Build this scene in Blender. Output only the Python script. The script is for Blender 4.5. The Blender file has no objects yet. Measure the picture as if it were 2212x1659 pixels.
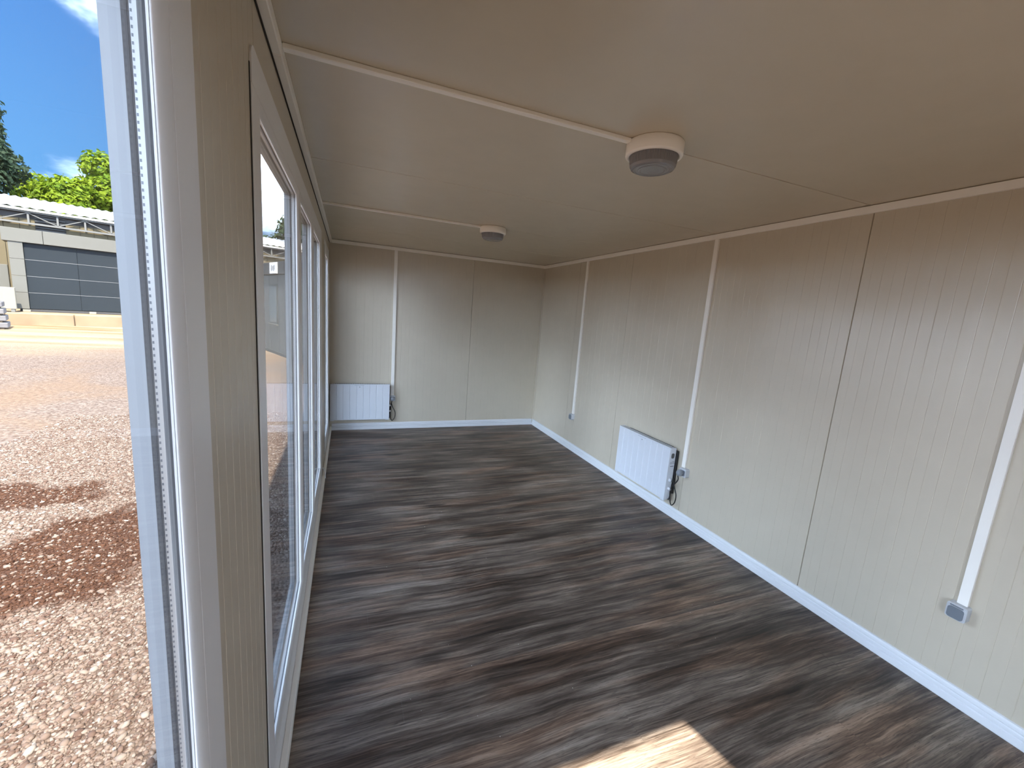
import bpy, math, random
import numpy as np
from mathutils import Matrix, Vector, noise as mnoise

random.seed(7)
rng = np.random.default_rng(11)
scene = bpy.context.scene
col = scene.collection

# ------------------------------------------------------------------ camera
cam_data = bpy.data.cameras.new('camera')
cam_data.sensor_fit = 'HORIZONTAL'
cam_data.sensor_width = 36.0
cam_data.lens = 14.605
cam_data.clip_start = 0.02
cam_data.clip_end = 500
cam = bpy.data.objects.new('camera', cam_data)
col.objects.link(cam)
CR = Vector((0.92954862, -0.36120886, 0.07394269))
CU = Vector((-0.00811492, 0.18045809, 0.98354920))
CF = Vector((0.36861024, 0.91485684, -0.16481339))
M = Matrix.Identity(4)
for i in range(3):
    M[i][0], M[i][1], M[i][2] = CR[i], CU[i], -CF[i]
M[0][3], M[1][3], M[2][3] = 0.22406, 0.0, 1.73176
cam.matrix_world = M
scene.camera = cam

# ------------------------------------------------------------------ render look
vs = scene.view_settings
vs.view_transform = 'Standard'
vs.look = 'None'
vs.gamma = 1.0
vs.use_curve_mapping = False
vs.exposure = 2.82
scene.cycles.use_denoising = True
scene.cycles.max_bounces = 14
scene.cycles.diffuse_bounces = 8
scene.cycles.glossy_bounces = 6
scene.cycles.transmission_bounces = 8
scene.cycles.transparent_max_bounces = 32
scene.cycles.caustics_reflective = False
scene.cycles.caustics_refractive = False

# ------------------------------------------------------------------ node helpers
def N(nt, kind, **kw):
    n = nt.nodes.new(kind)
    for k, v in kw.items():
        if hasattr(n, k):
            setattr(n, k, v)
        else:
            n.inputs[k].default_value = v
    return n

def inp(nt, sock, v):
    if hasattr(v, 'is_linked') or isinstance(v, bpy.types.NodeSocket):
        nt.links.new(v, sock)
    else:
        sock.default_value = v

def math_(nt, op, a, b=None, c=None, clamp=False):
    n = nt.nodes.new('ShaderNodeMath'); n.operation = op; n.use_clamp = clamp
    inp(nt, n.inputs[0], a)
    if b is not None: inp(nt, n.inputs[1], b)
    if c is not None: inp(nt, n.inputs[2], c)
    return n.outputs[0]

def vmath(nt, op, a, b=None):
    n = nt.nodes.new('ShaderNodeVectorMath'); n.operation = op
    inp(nt, n.inputs[0], a)
    if b is not None: inp(nt, n.inputs[1], b)
    return n.outputs[0]

def maprange(nt, v, a, b, c=0.0, d=1.0, smooth=True):
    n = nt.nodes.new('ShaderNodeMapRange')
    n.interpolation_type = 'SMOOTHSTEP' if smooth else 'LINEAR'
    inp(nt, n.inputs['Value'], v)
    for k, q in (('From Min', a), ('From Max', b), ('To Min', c), ('To Max', d)):
        inp(nt, n.inputs[k], q)
    return n.outputs['Result']

def mixc(nt, f, a, b, blend='MIX'):
    n = nt.nodes.new('ShaderNodeMix'); n.data_type = 'RGBA'; n.blend_type = blend
    inp(nt, n.inputs[0], f)
    for s, v in ((n.inputs[6], a), (n.inputs[7], b)):
        if isinstance(v, tuple) and len(v) == 3: v = v + (1.0,)
        inp(nt, s, v)
    return n.outputs[2]

def noise_tex(nt, vec, scale=1.0, detail=4.0, rough=0.55, dist=0.0):
    n = nt.nodes.new('ShaderNodeTexNoise')
    n.inputs['Scale'].default_value = scale
    n.inputs['Detail'].default_value = detail
    n.inputs['Roughness'].default_value = rough
    n.inputs['Distortion'].default_value = dist
    if vec is not None: nt.links.new(vec, n.inputs['Vector'])
    return n.outputs['Fac']

def ramp(nt, f, stops):
    n = nt.nodes.new('ShaderNodeValToRGB')
    e = n.color_ramp.elements
    while len(e) < len(stops): e.new(0.5)
    for q, (pos, c) in zip(e, stops):
        q.position = pos; q.color = tuple(c) + (1.0,)
    nt.links.new(f, n.inputs[0])
    return n.outputs[0]

# ------------------------------------------------------------------ world: blue sky with loose clouds
SKY = 1.0
CLOUD_SHIFT = (11.72, 5.3, 8.0)
world = bpy.data.worlds.new('sky')
scene.world = world
world.use_nodes = True
nt = world.node_tree
nt.nodes.clear()
tc = N(nt, 'ShaderNodeTexCoord')
sep = N(nt, 'ShaderNodeSeparateXYZ')
nt.links.new(tc.outputs['Generated'], sep.inputs[0])
zz = math_(nt, 'MAXIMUM', sep.outputs[2], 0.0)
base = ramp(nt, zz, [(0.0, (0.079, 0.118, 0.157)), (0.16, (0.027, 0.074, 0.150)), (0.42, (0.0165, 0.052, 0.135)), (1.0, (0.012, 0.038, 0.114))])
den = math_(nt, 'ADD', zz, 0.20)
cx_ = math_(nt, 'ADD', math_(nt, 'DIVIDE', sep.outputs[0], den), CLOUD_SHIFT[0])
cy_ = math_(nt, 'ADD', math_(nt, 'DIVIDE', sep.outputs[1], den), CLOUD_SHIFT[1])
cmb = N(nt, 'ShaderNodeCombineXYZ')
nt.links.new(cx_, cmb.inputs[0]); nt.links.new(cy_, cmb.inputs[1])
cmb.inputs[2].default_value = CLOUD_SHIFT[2]
cn = noise_tex(nt, cmb.outputs[0], 0.75, 7.0, 0.55, 0.4)
cloud = maprange(nt, cn, 0.43, 0.61)
ccol = ramp(nt, cn, [(0.42, (0.20, 0.22, 0.25)), (0.50, (0.88, 1.06, 1.32)), (0.62, (2.0, 2.45, 3.1))])
skyc = mixc(nt, cloud, base, ccol)
bg = N(nt, 'ShaderNodeBackground')
nt.links.new(skyc, bg.inputs[0])
bg.inputs[1].default_value = SKY
wo = N(nt, 'ShaderNodeOutputWorld')
nt.links.new(bg.outputs[0], wo.inputs[0])

# ------------------------------------------------------------------ sun
sun_data = bpy.data.lights.new('sun', 'SUN')
sun_data.energy = 3.2
sun_data.angle = math.radians(0.8)
sun_data.color = (1.0, 0.90, 0.76)
sun = bpy.data.objects.new('sun', sun_data)
col.objects.link(sun)
sun_dir = Vector((0.155, -0.65, 1.0)).normalized()      # towards the sun
sun.rotation_euler = sun_dir.to_track_quat('Z', 'Y').to_euler()
sun.location = (6, -20, 30)

# ------------------------------------------------------------------ materials
def new_mat(name):
    m = bpy.data.materials.new(name)
    m.use_nodes = True
    nt = m.node_tree
    return m, nt, nt.nodes['Principled BSDF']

def plain(name, c, rough=0.5, metal=0.0, var=0.0, vscale=6.0, bump=0.0, bscale=300.0, spec=0.5):
    m, nt, b = new_mat(name)
    b.inputs['Roughness'].default_value = rough
    b.inputs['Metallic'].default_value = metal
    b.inputs['Specular IOR Level'].default_value = spec
    g = N(nt, 'ShaderNodeNewGeometry')
    f = noise_tex(nt, g.outputs['Position'], vscale, 5.0, 0.6)
    lo = tuple(max(0.0, x * (1 - var)) for x in c); hi = tuple(min(1.0, x * (1 + var)) for x in c)
    nt.links.new(ramp(nt, f, [(0.3, lo), (0.7, hi)]), b.inputs['Base Color'])
    if bump:
        h = noise_tex(nt, g.outputs['Position'], bscale, 3.0, 0.6)
        bn = N(nt, 'ShaderNodeBump'); bn.inputs['Strength'].default_value = bump
        bn.inputs['Distance'].default_value = 0.002
        nt.links.new(h, bn.inputs['Height']); nt.links.new(bn.outputs[0], b.inputs['Normal'])
    return m

mat = {}
mat['panel'] = plain('beige_panel_paint', (0.55, 0.492, 0.392), 0.36, var=0.02, bump=0.10, bscale=260, spec=1.0)
mat['ceiling'] = plain('ceiling_panel_paint', (0.585, 0.525, 0.415), 0.26, var=0.02, bump=0.05, bscale=200, spec=0.7)
mat['joint'] = plain('dark_joint', (0.03, 0.025, 0.02), 0.9)
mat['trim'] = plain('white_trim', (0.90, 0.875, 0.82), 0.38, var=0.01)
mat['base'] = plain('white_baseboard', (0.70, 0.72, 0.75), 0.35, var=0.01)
mat['pvc'] = plain('white_pvc', (0.80, 0.80, 0.80), 0.30, var=0.015, vscale=3)
mat['pvc_outer'] = plain('daylight_toned_outer_pvc', (0.36, 0.385, 0.41), 0.4, var=0.015, vscale=3)  # outer side of the white frame, its daylight tone put into a greyer colour
mat['gasket'] = plain('dark_rubber', (0.085, 0.085, 0.09), 0.7)
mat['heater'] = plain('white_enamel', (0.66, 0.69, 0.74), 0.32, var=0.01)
mat['black'] = plain('black_plastic', (0.012, 0.012, 0.013), 0.45)
mat['print'] = plain('grey_print', (0.10, 0.10, 0.12), 0.6)
mat['slot'] = plain('dark_slot', (0.10, 0.10, 0.10), 0.7)
mat['sock'] = plain('light_grey_plastic', (0.55, 0.57, 0.60), 0.4)
mat['lid'] = plain('blue_grey_plastic', (0.16, 0.18, 0.21), 0.35)
mat['plug'] = plain('plug_grey_plastic', (0.22, 0.24, 0.27), 0.35)
mat['lampbase'] = plain('lamp_white_plastic', (0.95, 0.92, 0.86), 0.4, var=0.01)
mat['outer'] = plain('outside_cladding', (0.55, 0.55, 0.53), 0.5)
mat['subfloor'] = plain('subfloor_board', (0.05, 0.04, 0.03), 0.9)
mat['crumb'] = plain('pale_crumbs', (0.75, 0.72, 0.66), 0.7)
# outdoors
mat['kiosk'] = plain('slate_grey_panel', (0.0146, 0.0196, 0.0249), 0.75, var=0.03, vscale=0.6, spec=0.1)
mat['kioskframe'] = plain('light_grey_cladding', (0.1034, 0.1034, 0.0942), 0.5, var=0.02, spec=0.1)
mat['kioskjoint'] = plain('silver_joint', (0.1080, 0.1116, 0.1152), 0.5)
mat['roof'] = plain('white_metal_roof', (0.3584, 0.3584, 0.3480), 0.5, var=0.02)
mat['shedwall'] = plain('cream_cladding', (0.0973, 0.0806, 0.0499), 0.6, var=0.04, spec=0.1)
mat['steel'] = plain('galvanised_steel', (0.1216, 0.1216, 0.1165), 0.5, spec=0.1)
mat['dark'] = plain('dark_opening', (0.035, 0.035, 0.037), 0.8)
mat['concrete'] = plain('pale_concrete', (0.2033, 0.1500, 0.0984), 0.8, var=0.15, vscale=1.5, spec=0.1)
mat['slab'] = plain('grey_concrete_slab', (0.1248, 0.1224, 0.1272), 0.8, var=0.06, spec=0.1)
mat['cream'] = plain('cream_board', (0.2016, 0.1904, 0.1568), 0.6, var=0.02, spec=0.1)
mat['sack'] = plain('white_sack', (0.4400, 0.4400, 0.4640), 0.6, var=0.03)
mat['cont'] = plain('grey_container_panel', (0.0845, 0.0871, 0.0871), 0.55, var=0.03, spec=0.1)
mat['contdark'] = plain('container_fascia', (0.0480, 0.0504, 0.0528), 0.5, spec=0.1)
mat['contglass'] = plain('container_window', (0.12, 0.14, 0.15), 0.15)
mat['sign'] = plain('white_sign', (0.80, 0.80, 0.78), 0.5)
mat['bark'] = plain('bark', (0.10, 0.075, 0.05), 0.9, var=0.3)

def leaf_mat(name, c1, c2):
    m, nt, b = new_mat(name)
    out = nt.nodes['Material Output']
    g = N(nt, 'ShaderNodeNewGeometry')
    f = noise_tex(nt, g.outputs['Position'], 1.3, 4.0, 0.6)
    c = ramp(nt, f, [(0.35, c1), (0.65, c2)])
    nt.links.new(c, b.inputs['Base Color'])
    b.inputs['Roughness'].default_value = 0.6
    b.inputs['Specular IOR Level'].default_value = 0.12
    tr = N(nt, 'ShaderNodeBsdfTranslucent')
    nt.links.new(c, tr.inputs[0])
    mx = N(nt, 'ShaderNodeMixShader'); mx.inputs[0].default_value = 0.35
    nt.links.new(b.outputs[0], mx.inputs[1]); nt.links.new(tr.outputs[0], mx.inputs[2])
    nt.links.new(mx.outputs[0], out.inputs[0])
    return m
mat['leaf_light'] = leaf_mat('light_green_leaves', (0.060, 0.110, 0.0055), (0.165, 0.225, 0.0130))
mat['leaf_dark'] = leaf_mat('dark_green_leaves', (0.0108, 0.0252, 0.0132), (0.0330, 0.0540, 0.0300))
mat['leaf_mid'] = leaf_mat('mid_green_leaves', (0.0300, 0.0600, 0.0180), (0.0720, 0.1080, 0.0420))

def glass_mat(name, ior, tint=(0.996, 0.998, 0.997)):
    m, nt, b = new_mat(name)
    nt.nodes.remove(b)
    out = nt.nodes['Material Output']
    tr = N(nt, 'ShaderNodeBsdfTransparent'); tr.inputs[0].default_value = tint + (1,)
    gl = N(nt, 'ShaderNodeBsdfGlossy'); gl.inputs['Roughness'].default_value = 0.0
    fr = N(nt, 'ShaderNodeFresnel'); fr.inputs[0].default_value = ior
    g = N(nt, 'ShaderNodeNewGeometry')
    front = math_(nt, 'SUBTRACT', 1.0, g.outputs['Backfacing'])
    fac = math_(nt, 'MULTIPLY', fr.outputs[0], front)
    mx = N(nt, 'ShaderNodeMixShader')
    nt.links.new(fac, mx.inputs[0]); nt.links.new(tr.outputs[0], mx.inputs[1]); nt.links.new(gl.outputs[0], mx.inputs[2])
    nt.links.new(mx.outputs[0], out.inputs[0])
    return m
mat['glass'] = glass_mat('window_glass', 1.42)
mat['glass_outer'] = glass_mat('window_glass_outer', 1.12)

# perforated spacer bar of the double glazing
m, nt, b = new_mat('spacer_bar'); mat['spacer'] = m
g = N(nt, 'ShaderNodeNewGeometry'); s = N(nt, 'ShaderNodeSeparateXYZ'); nt.links.new(g.outputs['Position'], s.inputs[0])
ph = math_(nt, 'FRACT', math_(nt, 'MULTIPLY', s.outputs[2], 110.0))
ph2 = math_(nt, 'LESS_THAN', ph, 0.42)
xin = math_(nt, 'MULTIPLY', math_(nt, 'LESS_THAN', s.outputs[0], -0.0262), math_(nt, 'GREATER_THAN', s.outputs[0], -0.0285))
nt.links.new(mixc(nt, math_(nt, 'MULTIPLY', ph2, xin), (0.50, 0.50, 0.49), (0.14, 0.15, 0.17)), b.inputs['Base Color'])
b.inputs['Roughness'].default_value = 0.35; b.inputs['Metallic'].default_value = 0.3

# smoky ribbed lamp glass
m, nt, b = new_mat('smoky_lamp_glass'); mat['lens'] = m
b.inputs['Base Color'].default_value = (0.27, 0.27, 0.29, 1)
b.inputs['Roughness'].default_value = 0.06
b.inputs['Transmission Weight'].default_value = 0.22
b.inputs['Specular IOR Level'].default_value = 0.9
b.inputs['IOR'].default_value = 1.45

# dark wood plank
def wood():
    m, nt, b = new_mat('dark_wood_plank')
    g = N(nt, 'ShaderNodeNewGeometry')
    at = N(nt, 'ShaderNodeAttribute'); at.attribute_type = 'OBJECT'; at.attribute_name = 'grain_shift'
    cv = N(nt, 'ShaderNodeCombineXYZ')
    nt.links.new(math_(nt, 'MULTIPLY', at.outputs['Fac'], 1.7), cv.inputs[0])
    nt.links.new(math_(nt, 'MULTIPLY', at.outputs['Fac'], 0.9), cv.inputs[1])
    nt.links.new(at.outputs['Fac'], cv.inputs[2])
    P = vmath(nt, 'ADD', g.outputs['Position'], cv.outputs[0])
    # slow wander of the grain
    wob = N(nt, 'ShaderNodeTexNoise'); wob.inputs['Scale'].default_value = 1.6; wob.inputs['Detail'].default_value = 2.0
    nt.links.new(P, wob.inputs['Vector'])
    wv = vmath(nt, 'MULTIPLY', vmath(nt, 'SUBTRACT', wob.outputs['Color'], (0.5, 0.5, 0.5)), (0.0, 0.055, 0.0))
    P2 = vmath(nt, 'ADD', P, wv)
    broad = noise_tex(nt, vmath(nt, 'MULTIPLY', P2, (0.85, 9.0, 1.0)), 1.0, 6.0, 0.62, 0.25)
    mid = noise_tex(nt, vmath(nt, 'MULTIPLY', P2, (1.9, 42.0, 1.0)), 1.0, 6.0, 0.66, 0.35)
    fine = noise_tex(nt, vmath(nt, 'MULTIPLY', P2, (6.0, 210.0, 1.0)), 1.0, 5.0, 0.65, 0.2)
    patch = noise_tex(nt, vmath(nt, 'MULTIPLY', P, (1.4, 3.4, 1.0)), 1.0, 3.0, 0.55, 0.5)
    hue = noise_tex(nt, vmath(nt, 'MULTIPLY', P2, (1.1, 8.0, 1.0)), 1.0, 3.0, 0.5, 0.3)
    f = math_(nt, 'ADD', math_(nt, 'MULTIPLY', broad, 0.36), math_(nt, 'MULTIPLY', mid, 0.38))
    f = math_(nt, 'ADD', f, math_(nt, 'MULTIPLY', fine, 0.26))
    f = math_(nt, 'ADD', f, math_(nt, 'MULTIPLY', math_(nt, 'SUBTRACT', patch, 0.5), 0.26))
    c = ramp(nt, f, [(0.36, (0.014, 0.010, 0.008)), (0.45, (0.064, 0.047, 0.036)), (0.515, (0.142, 0.110, 0.087)), (0.59, (0.28, 0.23, 0.185)), (0.70, (0.44, 0.385, 0.325))])
    c = mixc(nt, math_(nt, 'MULTIPLY', maprange(nt, hue, 0.45, 0.66), 0.6), c, mixc(nt, 1.0, c, (1.18, 0.86, 0.66), 'MULTIPLY'))
    # fine dark pores
    pore = noise_tex(nt, vmath(nt, 'MULTIPLY', P2, (22.0, 320.0, 1.0)), 1.0, 2.0, 0.5)
    c = mixc(nt, math_(nt, 'MULTIPLY', maprange(nt, pore, 0.60, 0.70), 0.55), c, (0.012, 0.009, 0.008))
    # dark knots
    vo = N(nt, 'ShaderNodeTexVoronoi'); vo.inputs['Scale'].default_value = 1.0
    nt.links.new(vmath(nt, 'MULTIPLY', P2, (1.15, 3.2, 1.0)), vo.inputs['Vector'])
    kn = maprange(nt, math_(nt, 'ADD', vo.outputs['Distance'], math_(nt, 'MULTIPLY', mid, 0.18)), 0.12, 0.26, 1.0, 0.0)
    c = mixc(nt, math_(nt, 'MULTIPLY', kn, 0.75), c, (0.014, 0.010, 0.008))
    nt.links.new(c, b.inputs['Base Color'])
    nt.links.new(maprange(nt, fine, 0.3, 0.7, 0.36, 0.52), b.inputs['Roughness'])
    b.inputs['Specular IOR Level'].default_value = 0.35
    bn = N(nt, 'ShaderNodeBump'); bn.inputs['Strength'].default_value = 0.25; bn.inputs['Distance'].default_value = 0.001
    nt.links.new(math_(nt, 'ADD', fine, math_(nt, 'MULTIPLY', pore, -0.6)), bn.inputs['Height'])
    nt.links.new(bn.outputs[0], b.inputs['Normal'])
    return m
mat['wood'] = wood()

# gravel ground, earth stains with their own shape
def dirt_mask(nt, P):
    s = N(nt, 'ShaderNodeSeparateXYZ'); nt.links.new(P, s.inputs[0])
    wob = noise_tex(nt, P, 1.7, 5.0, 0.6)
    w2 = math_(nt, 'MULTIPLY', math_(nt, 'SUBTRACT', wob, 0.5), 2.2)
    # stain 1: around (-1.75, 3.75), stain 2: around (-2.55, 4.95)
    def blob(cx, cy, rx, ry, ang):
        ca, sa = math.cos(ang), math.sin(ang)
        dx = math_(nt, 'SUBTRACT', s.outputs[0], cx); dy = math_(nt, 'SUBTRACT', s.outputs[1], cy)
        u = math_(nt, 'DIVIDE', math_(nt, 'ADD', math_(nt, 'MULTIPLY', dx, ca), math_(nt, 'MULTIPLY', dy, sa)), rx)
        v = math_(nt, 'DIVIDE', math_(nt, 'SUBTRACT', math_(nt, 'MULTIPLY', dy, ca), math_(nt, 'MULTIPLY', dx, sa)), ry)
        r = math_(nt, 'SQRT', math_(nt, 'ADD', math_(nt, 'MULTIPLY', u, u), math_(nt, 'MULTIPLY', v, v)))
        return maprange(nt, math_(nt, 'ADD', r, w2), 0.72, 1.02, 1.0, 0.0)
    a = blob(-1.75, 3.72, 1.25, 0.72, 0.72)
    c = blob(-2.62, 4.93, 0.85, 0.36, -0.15)
    return math_(nt, 'MAXIMUM', a, c)

def ground_mat():
    m, nt, b = new_mat('gravel_ground')
    g = N(nt, 'ShaderNodeNewGeometry'); P = g.outputs['Position']
    vo = N(nt, 'ShaderNodeTexVoronoi'); vo.inputs['Scale'].default_value = 42.0
    nt.links.new(P, vo.inputs['Vector'])
    sp = N(nt, 'ShaderNodeSeparateColor'); nt.links.new(vo.outputs['Color'], sp.inputs[0])
    stone = ramp(nt, sp.outputs[0], [(0.0, (0.0635, 0.0416, 0.0317)), (0.45, (0.1057, 0.0792, 0.0633)), (1.0, (0.1524, 0.1246, 0.1048))])
    big = noise_tex(nt, P, 0.35, 5.0, 0.6, 0.5)
    stone = mixc(nt, maprange(nt, big, 0.45, 0.66), stone, (0.1184, 0.0811, 0.0553))
    s = N(nt, 'ShaderNodeSeparateXYZ'); nt.links.new(P, s.inputs[0])
    # bare sandy earth far out in the yard
    far = maprange(nt, math_(nt, 'ADD', s.outputs[1], math_(nt, 'MULTIPLY', big, 6.0)), 16.0, 24.0)
    streak = noise_tex(nt, vmath(nt, 'MULTIPLY', P, (0.12, 0.9, 1.0)), 1.0, 5.0, 0.6, 0.6)
    sand = ramp(nt, streak, [(0.36, (0.1381, 0.0718, 0.0311)), (0.48, (0.2046, 0.1436, 0.0861)), (0.62, (0.2405, 0.1915, 0.1293))])
    speck = noise_tex(nt, P, 16.0, 6.0, 0.75)
    stone = mixc(nt, 1.0, stone, ramp(nt, speck, [(0.36, (0.55, 0.50, 0.47)), (0.64, (1.35, 1.36, 1.38))]), 'MULTIPLY')
    c = mixc(nt, far, stone, sand)
    dm = dirt_mask(nt, P)
    fine = noise_tex(nt, P, 30.0, 4.0, 0.6)
    earth = ramp(nt, fine, [(0.35, (0.0317, 0.0120, 0.0053)), (0.65, (0.0550, 0.0238, 0.0120))])
    c = mixc(nt, math_(nt, 'MULTIPLY', dm, 0.95), c, earth)
    nt.links.new(c, b.inputs['Base Color'])
    b.inputs['Roughness'].default_value = 0.9
    b.inputs['Specular IOR Level'].default_value = 0.2
    bn = N(nt, 'ShaderNodeBump'); bn.inputs['Strength'].default_value = 0.8; bn.inputs['Distance'].default_value = 0.012
    nt.links.new(math_(nt, 'SUBTRACT', 1.0, vo.outputs['Distance']), bn.inputs['Height'])
    nt.links.new(bn.outputs[0], b.inputs['Normal'])
    return m
mat['ground'] = ground_mat()

def pebble_mat():
    m, nt, b = new_mat('gravel_pebbles')
    g = N(nt, 'ShaderNodeNewGeometry'); P = g.outputs['Position']
    rnd = g.outputs['Random Per Island']
    c = ramp(nt, rnd, [(0.0, (0.0645, 0.0365, 0.0262)), (0.3, (0.1087, 0.0748, 0.0581)), (0.65, (0.1420, 0.1079, 0.0871)), (0.9, (0.1774, 0.1452, 0.1224)), (1.0, (0.2217, 0.1950, 0.1742))])
    dm = dirt_mask(nt, P)
    keep = math_(nt, 'LESS_THAN', math_(nt, 'FRACT', math_(nt, 'MULTIPLY', rnd, 37.0)), 0.80)
    earth = ramp(nt, math_(nt, 'FRACT', math_(nt, 'MULTIPLY', rnd, 91.0)), [(0.0, (0.0297, 0.0111, 0.0047)), (1.0, (0.0635, 0.0278, 0.0139))])
    c = mixc(nt, math_(nt, 'MULTIPLY', dm, keep), c, earth)
    nt.links.new(c, b.inputs['Base Color'])
    b.inputs['Roughness'].default_value = 0.85
    b.inputs['Specular IOR Level'].default_value = 0.25
    return m
mat['pebble'] = pebble_mat()

# ------------------------------------------------------------------ mesh helpers
ORIGIN = {}
def empty(name, loc, rz=0.0, **props):
    o = bpy.data.objects.new(name, None)
    o.empty_display_size = 0.1
    col.objects.link(o)
    o.location = loc; o.rotation_euler = (0, 0, rz)
    for k, v in props.items(): o[k] = v
    return o

def tag(o, label, cat, group=None, kind=None):
    o['label'] = label; o['category'] = cat
    if group: o['group'] = group
    if kind: o['kind'] = kind
    return o

class MB:
    """collects geometry, builds ONE mesh object"""
    def __init__(self): self.v = []; self.f = []; self.sm = []
    def add(self, vs, fs, smooth=False):
        o = len(self.v); self.v += [tuple(q) for q in vs]
        self.f += [tuple(i + o for i in q) for q in fs]; self.sm += [smooth] * len(fs)
        return self
    def box(self, x0, x1, y0, y1, z0, z1, ch=0.0):
        if x0 > x1: x0, x1 = x1, x0
        if y0 > y1: y0, y1 = y1, y0
        if z0 > z1: z0, z1 = z1, z0
        if ch <= 0:
            vs = [(x, y, z) for z in (z0, z1) for y in (y0, y1) for x in (x0, x1)]
            return self.add(vs, [(0, 2, 3, 1), (4, 5, 7, 6), (0, 1, 5, 4), (2, 6, 7, 3), (0, 4, 6, 2), (1, 3, 7, 5)])
        c = min(ch, (x1 - x0) * .45, (y1 - y0) * .45, (z1 - z0) * .45)
        X, Y, Z = (x0, x1), (y0, y1), (z0, z1)
        vs = []; idx = {}
        for i in (0, 1):
            for j in (0, 1):
                for k in (0, 1):
                    dx, dy, dz = (c if i == 0 else -c), (c if j == 0 else -c), (c if k == 0 else -c)
                    for a, q in (('x', (X[i], Y[j] + dy, Z[k] + dz)), ('y', (X[i] + dx, Y[j], Z[k] + dz)), ('z', (X[i] + dx, Y[j] + dy, Z[k]))):
                        idx[(i, j, k, a)] = len(vs); vs.append(q)
        cen = np.array([(x0 + x1) / 2, (y0 + y1) / 2, (z0 + z1) / 2])
        fs = []
        def face(keys):
            q = [idx[k] for k in keys]
            p = np.array([vs[i] for i in q]); n = np.cross(p[1] - p[0], p[2] - p[0])
            if n @ (p.mean(0) - cen) < 0: q = q[::-1]
            fs.append(tuple(q))
        for a, ax in (('x', 0), ('y', 1), ('z', 2)):
            for s in (0, 1):
                ks = []
                for u, w in ((0, 0), (1, 0), (1, 1), (0, 1)):
                    k = [u, w]; k.insert(ax, s); ks.append(tuple(k) + (a,))
                face(ks)
        for a, b, ax in (('x', 'y', 2), ('y', 'z', 0), ('x', 'z', 1)):
            for s in (0, 1):
                for t in (0, 1):
                    k0 = [s, t]; k0.insert(ax, 0); k1 = [s, t]; k1.insert(ax, 1)
                    face([tuple(k0) + (a,), tuple(k1) + (a,), tuple(k1) + (b,), tuple(k0) + (b,)])
        for i in (0, 1):
            for j in (0, 1):
                for k in (0, 1): face([(i, j, k, 'x'), (i, j, k, 'y'), (i, j, k, 'z')])
        return self.add(vs, fs)
    def prism(self, poly, fn, a, b, smooth=False):
        """closed 2-D polygon swept from a to b; fn(p, q, t) -> xyz"""
        n = len(poly)
        vs = [fn(p, q, a) for p, q in poly] + [fn(p, q, b) for p, q in poly]
        fs = [(i, (i + 1) % n, n + (i + 1) % n, n + i) for i in range(n)] + [tuple(range(n))[::-1], tuple(range(n, 2 * n))]
        return self.add(vs, fs, smooth)
    def loop(self, ya, yb, za, zb, poly, smooth=False):
        """profile (n outward from the opening edge, x) swept round a rectangle in the y-z plane"""
        vs = []
        for (sy, sz) in ((-1, -1), (1, -1), (1, 1), (-1, 1)):
            for n, x in poly:
                vs.append((x, (ya - n) if sy < 0 else (yb + n), (za - n) if sz < 0 else (zb + n)))
        k = len(poly); fs = []
        for c in range(4):
            d = (c + 1) % 4
            for i in range(k):
                j = (i + 1) % k
                fs.append((c * k + i, c * k + j, d * k + j, d * k + i))
        return self.add(vs, fs, smooth)
    def lathe(self, prof, cx, cy, n=48, wob=None, smooth=True):
        vs = []; fs = []
        for i in range(n):
            a = 2 * math.pi * i / n
            for k, (r, z) in enumerate(prof):
                rr = r * (1.0 if wob is None else wob(i, k))
                vs.append((cx + rr * math.cos(a), cy + rr * math.sin(a), z))
        k = len(prof)
        for i in range(n):
            j = (i + 1) % n
            for q in range(k - 1):
                fs.append((i * k + q, j * k + q, j * k + q + 1, i * k + q + 1))
        return self.add(vs, fs, smooth)
    def tube(self, pts, r, n=8, smooth=True):
        P = [Vector(p) for p in pts]; vs = []; fs = []
        up = Vector((0, 0, 1))
        for i, p in enumerate(P):
            t = (P[min(i + 1, len(P) - 1)] - P[max(i - 1, 0)]).normalized()
            a = t.cross(up)
            if a.length < 1e-4: a = t.cross(Vector((0, 1, 0)))
            a.normalize(); b = t.cross(a).normalized()
            rr = r[i] if isinstance(r, (list, tuple)) else r
            for q in range(n):
                w = 2 * math.pi * q / n
                vs.append(p + a * (rr * math.cos(w)) + b * (rr * math.sin(w)))
        for i in range(len(P) - 1):
            for q in range(n):
                s = (q + 1) % n
                fs.append((i * n + q, i * n + s, (i + 1) * n + s, (i + 1) * n + q))
        fs.append(tuple(range(n))[::-1]); fs.append(tuple(range((len(P) - 1) * n, len(P) * n)))
        return self.add(vs, fs, smooth)
    def mesh(self, name, m, off=(0, 0, 0)):
        me = bpy.data.meshes.new(name)
        me.from_pydata([(v[0] - off[0], v[1] - off[1], v[2] - off[2]) for v in self.v], [], self.f)
        me.polygons.foreach_set('use_smooth', self.sm)
        me.materials.append(mat[m] if isinstance(m, str) else m)
        import bmesh
        bm = bmesh.new(); bm.from_mesh(me)
        bmesh.ops.recalc_face_normals(bm, faces=bm.faces)
        bm.to_mesh(me); bm.free()
        me.update()
        return me
    def build(self, name, m, parent=None, world=True, loc=(0, 0, 0)):
        """world=True: coordinates are world ones, parent unrotated; otherwise local to the parent"""
        off = (0, 0, 0)
        if world and parent is not None:
            q = parent
            off = tuple(parent_world(parent))
        me = self.mesh(name, m, off)
        o = bpy.data.objects.new(name, me)
        col.objects.link(o)
        if parent is not None: o.parent = parent
        o.location = loc
        return o

def parent_world(o):
    v = Vector((0, 0, 0))
    while o is not None:
        v += Vector(o.location); o = o.parent
    return v

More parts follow.
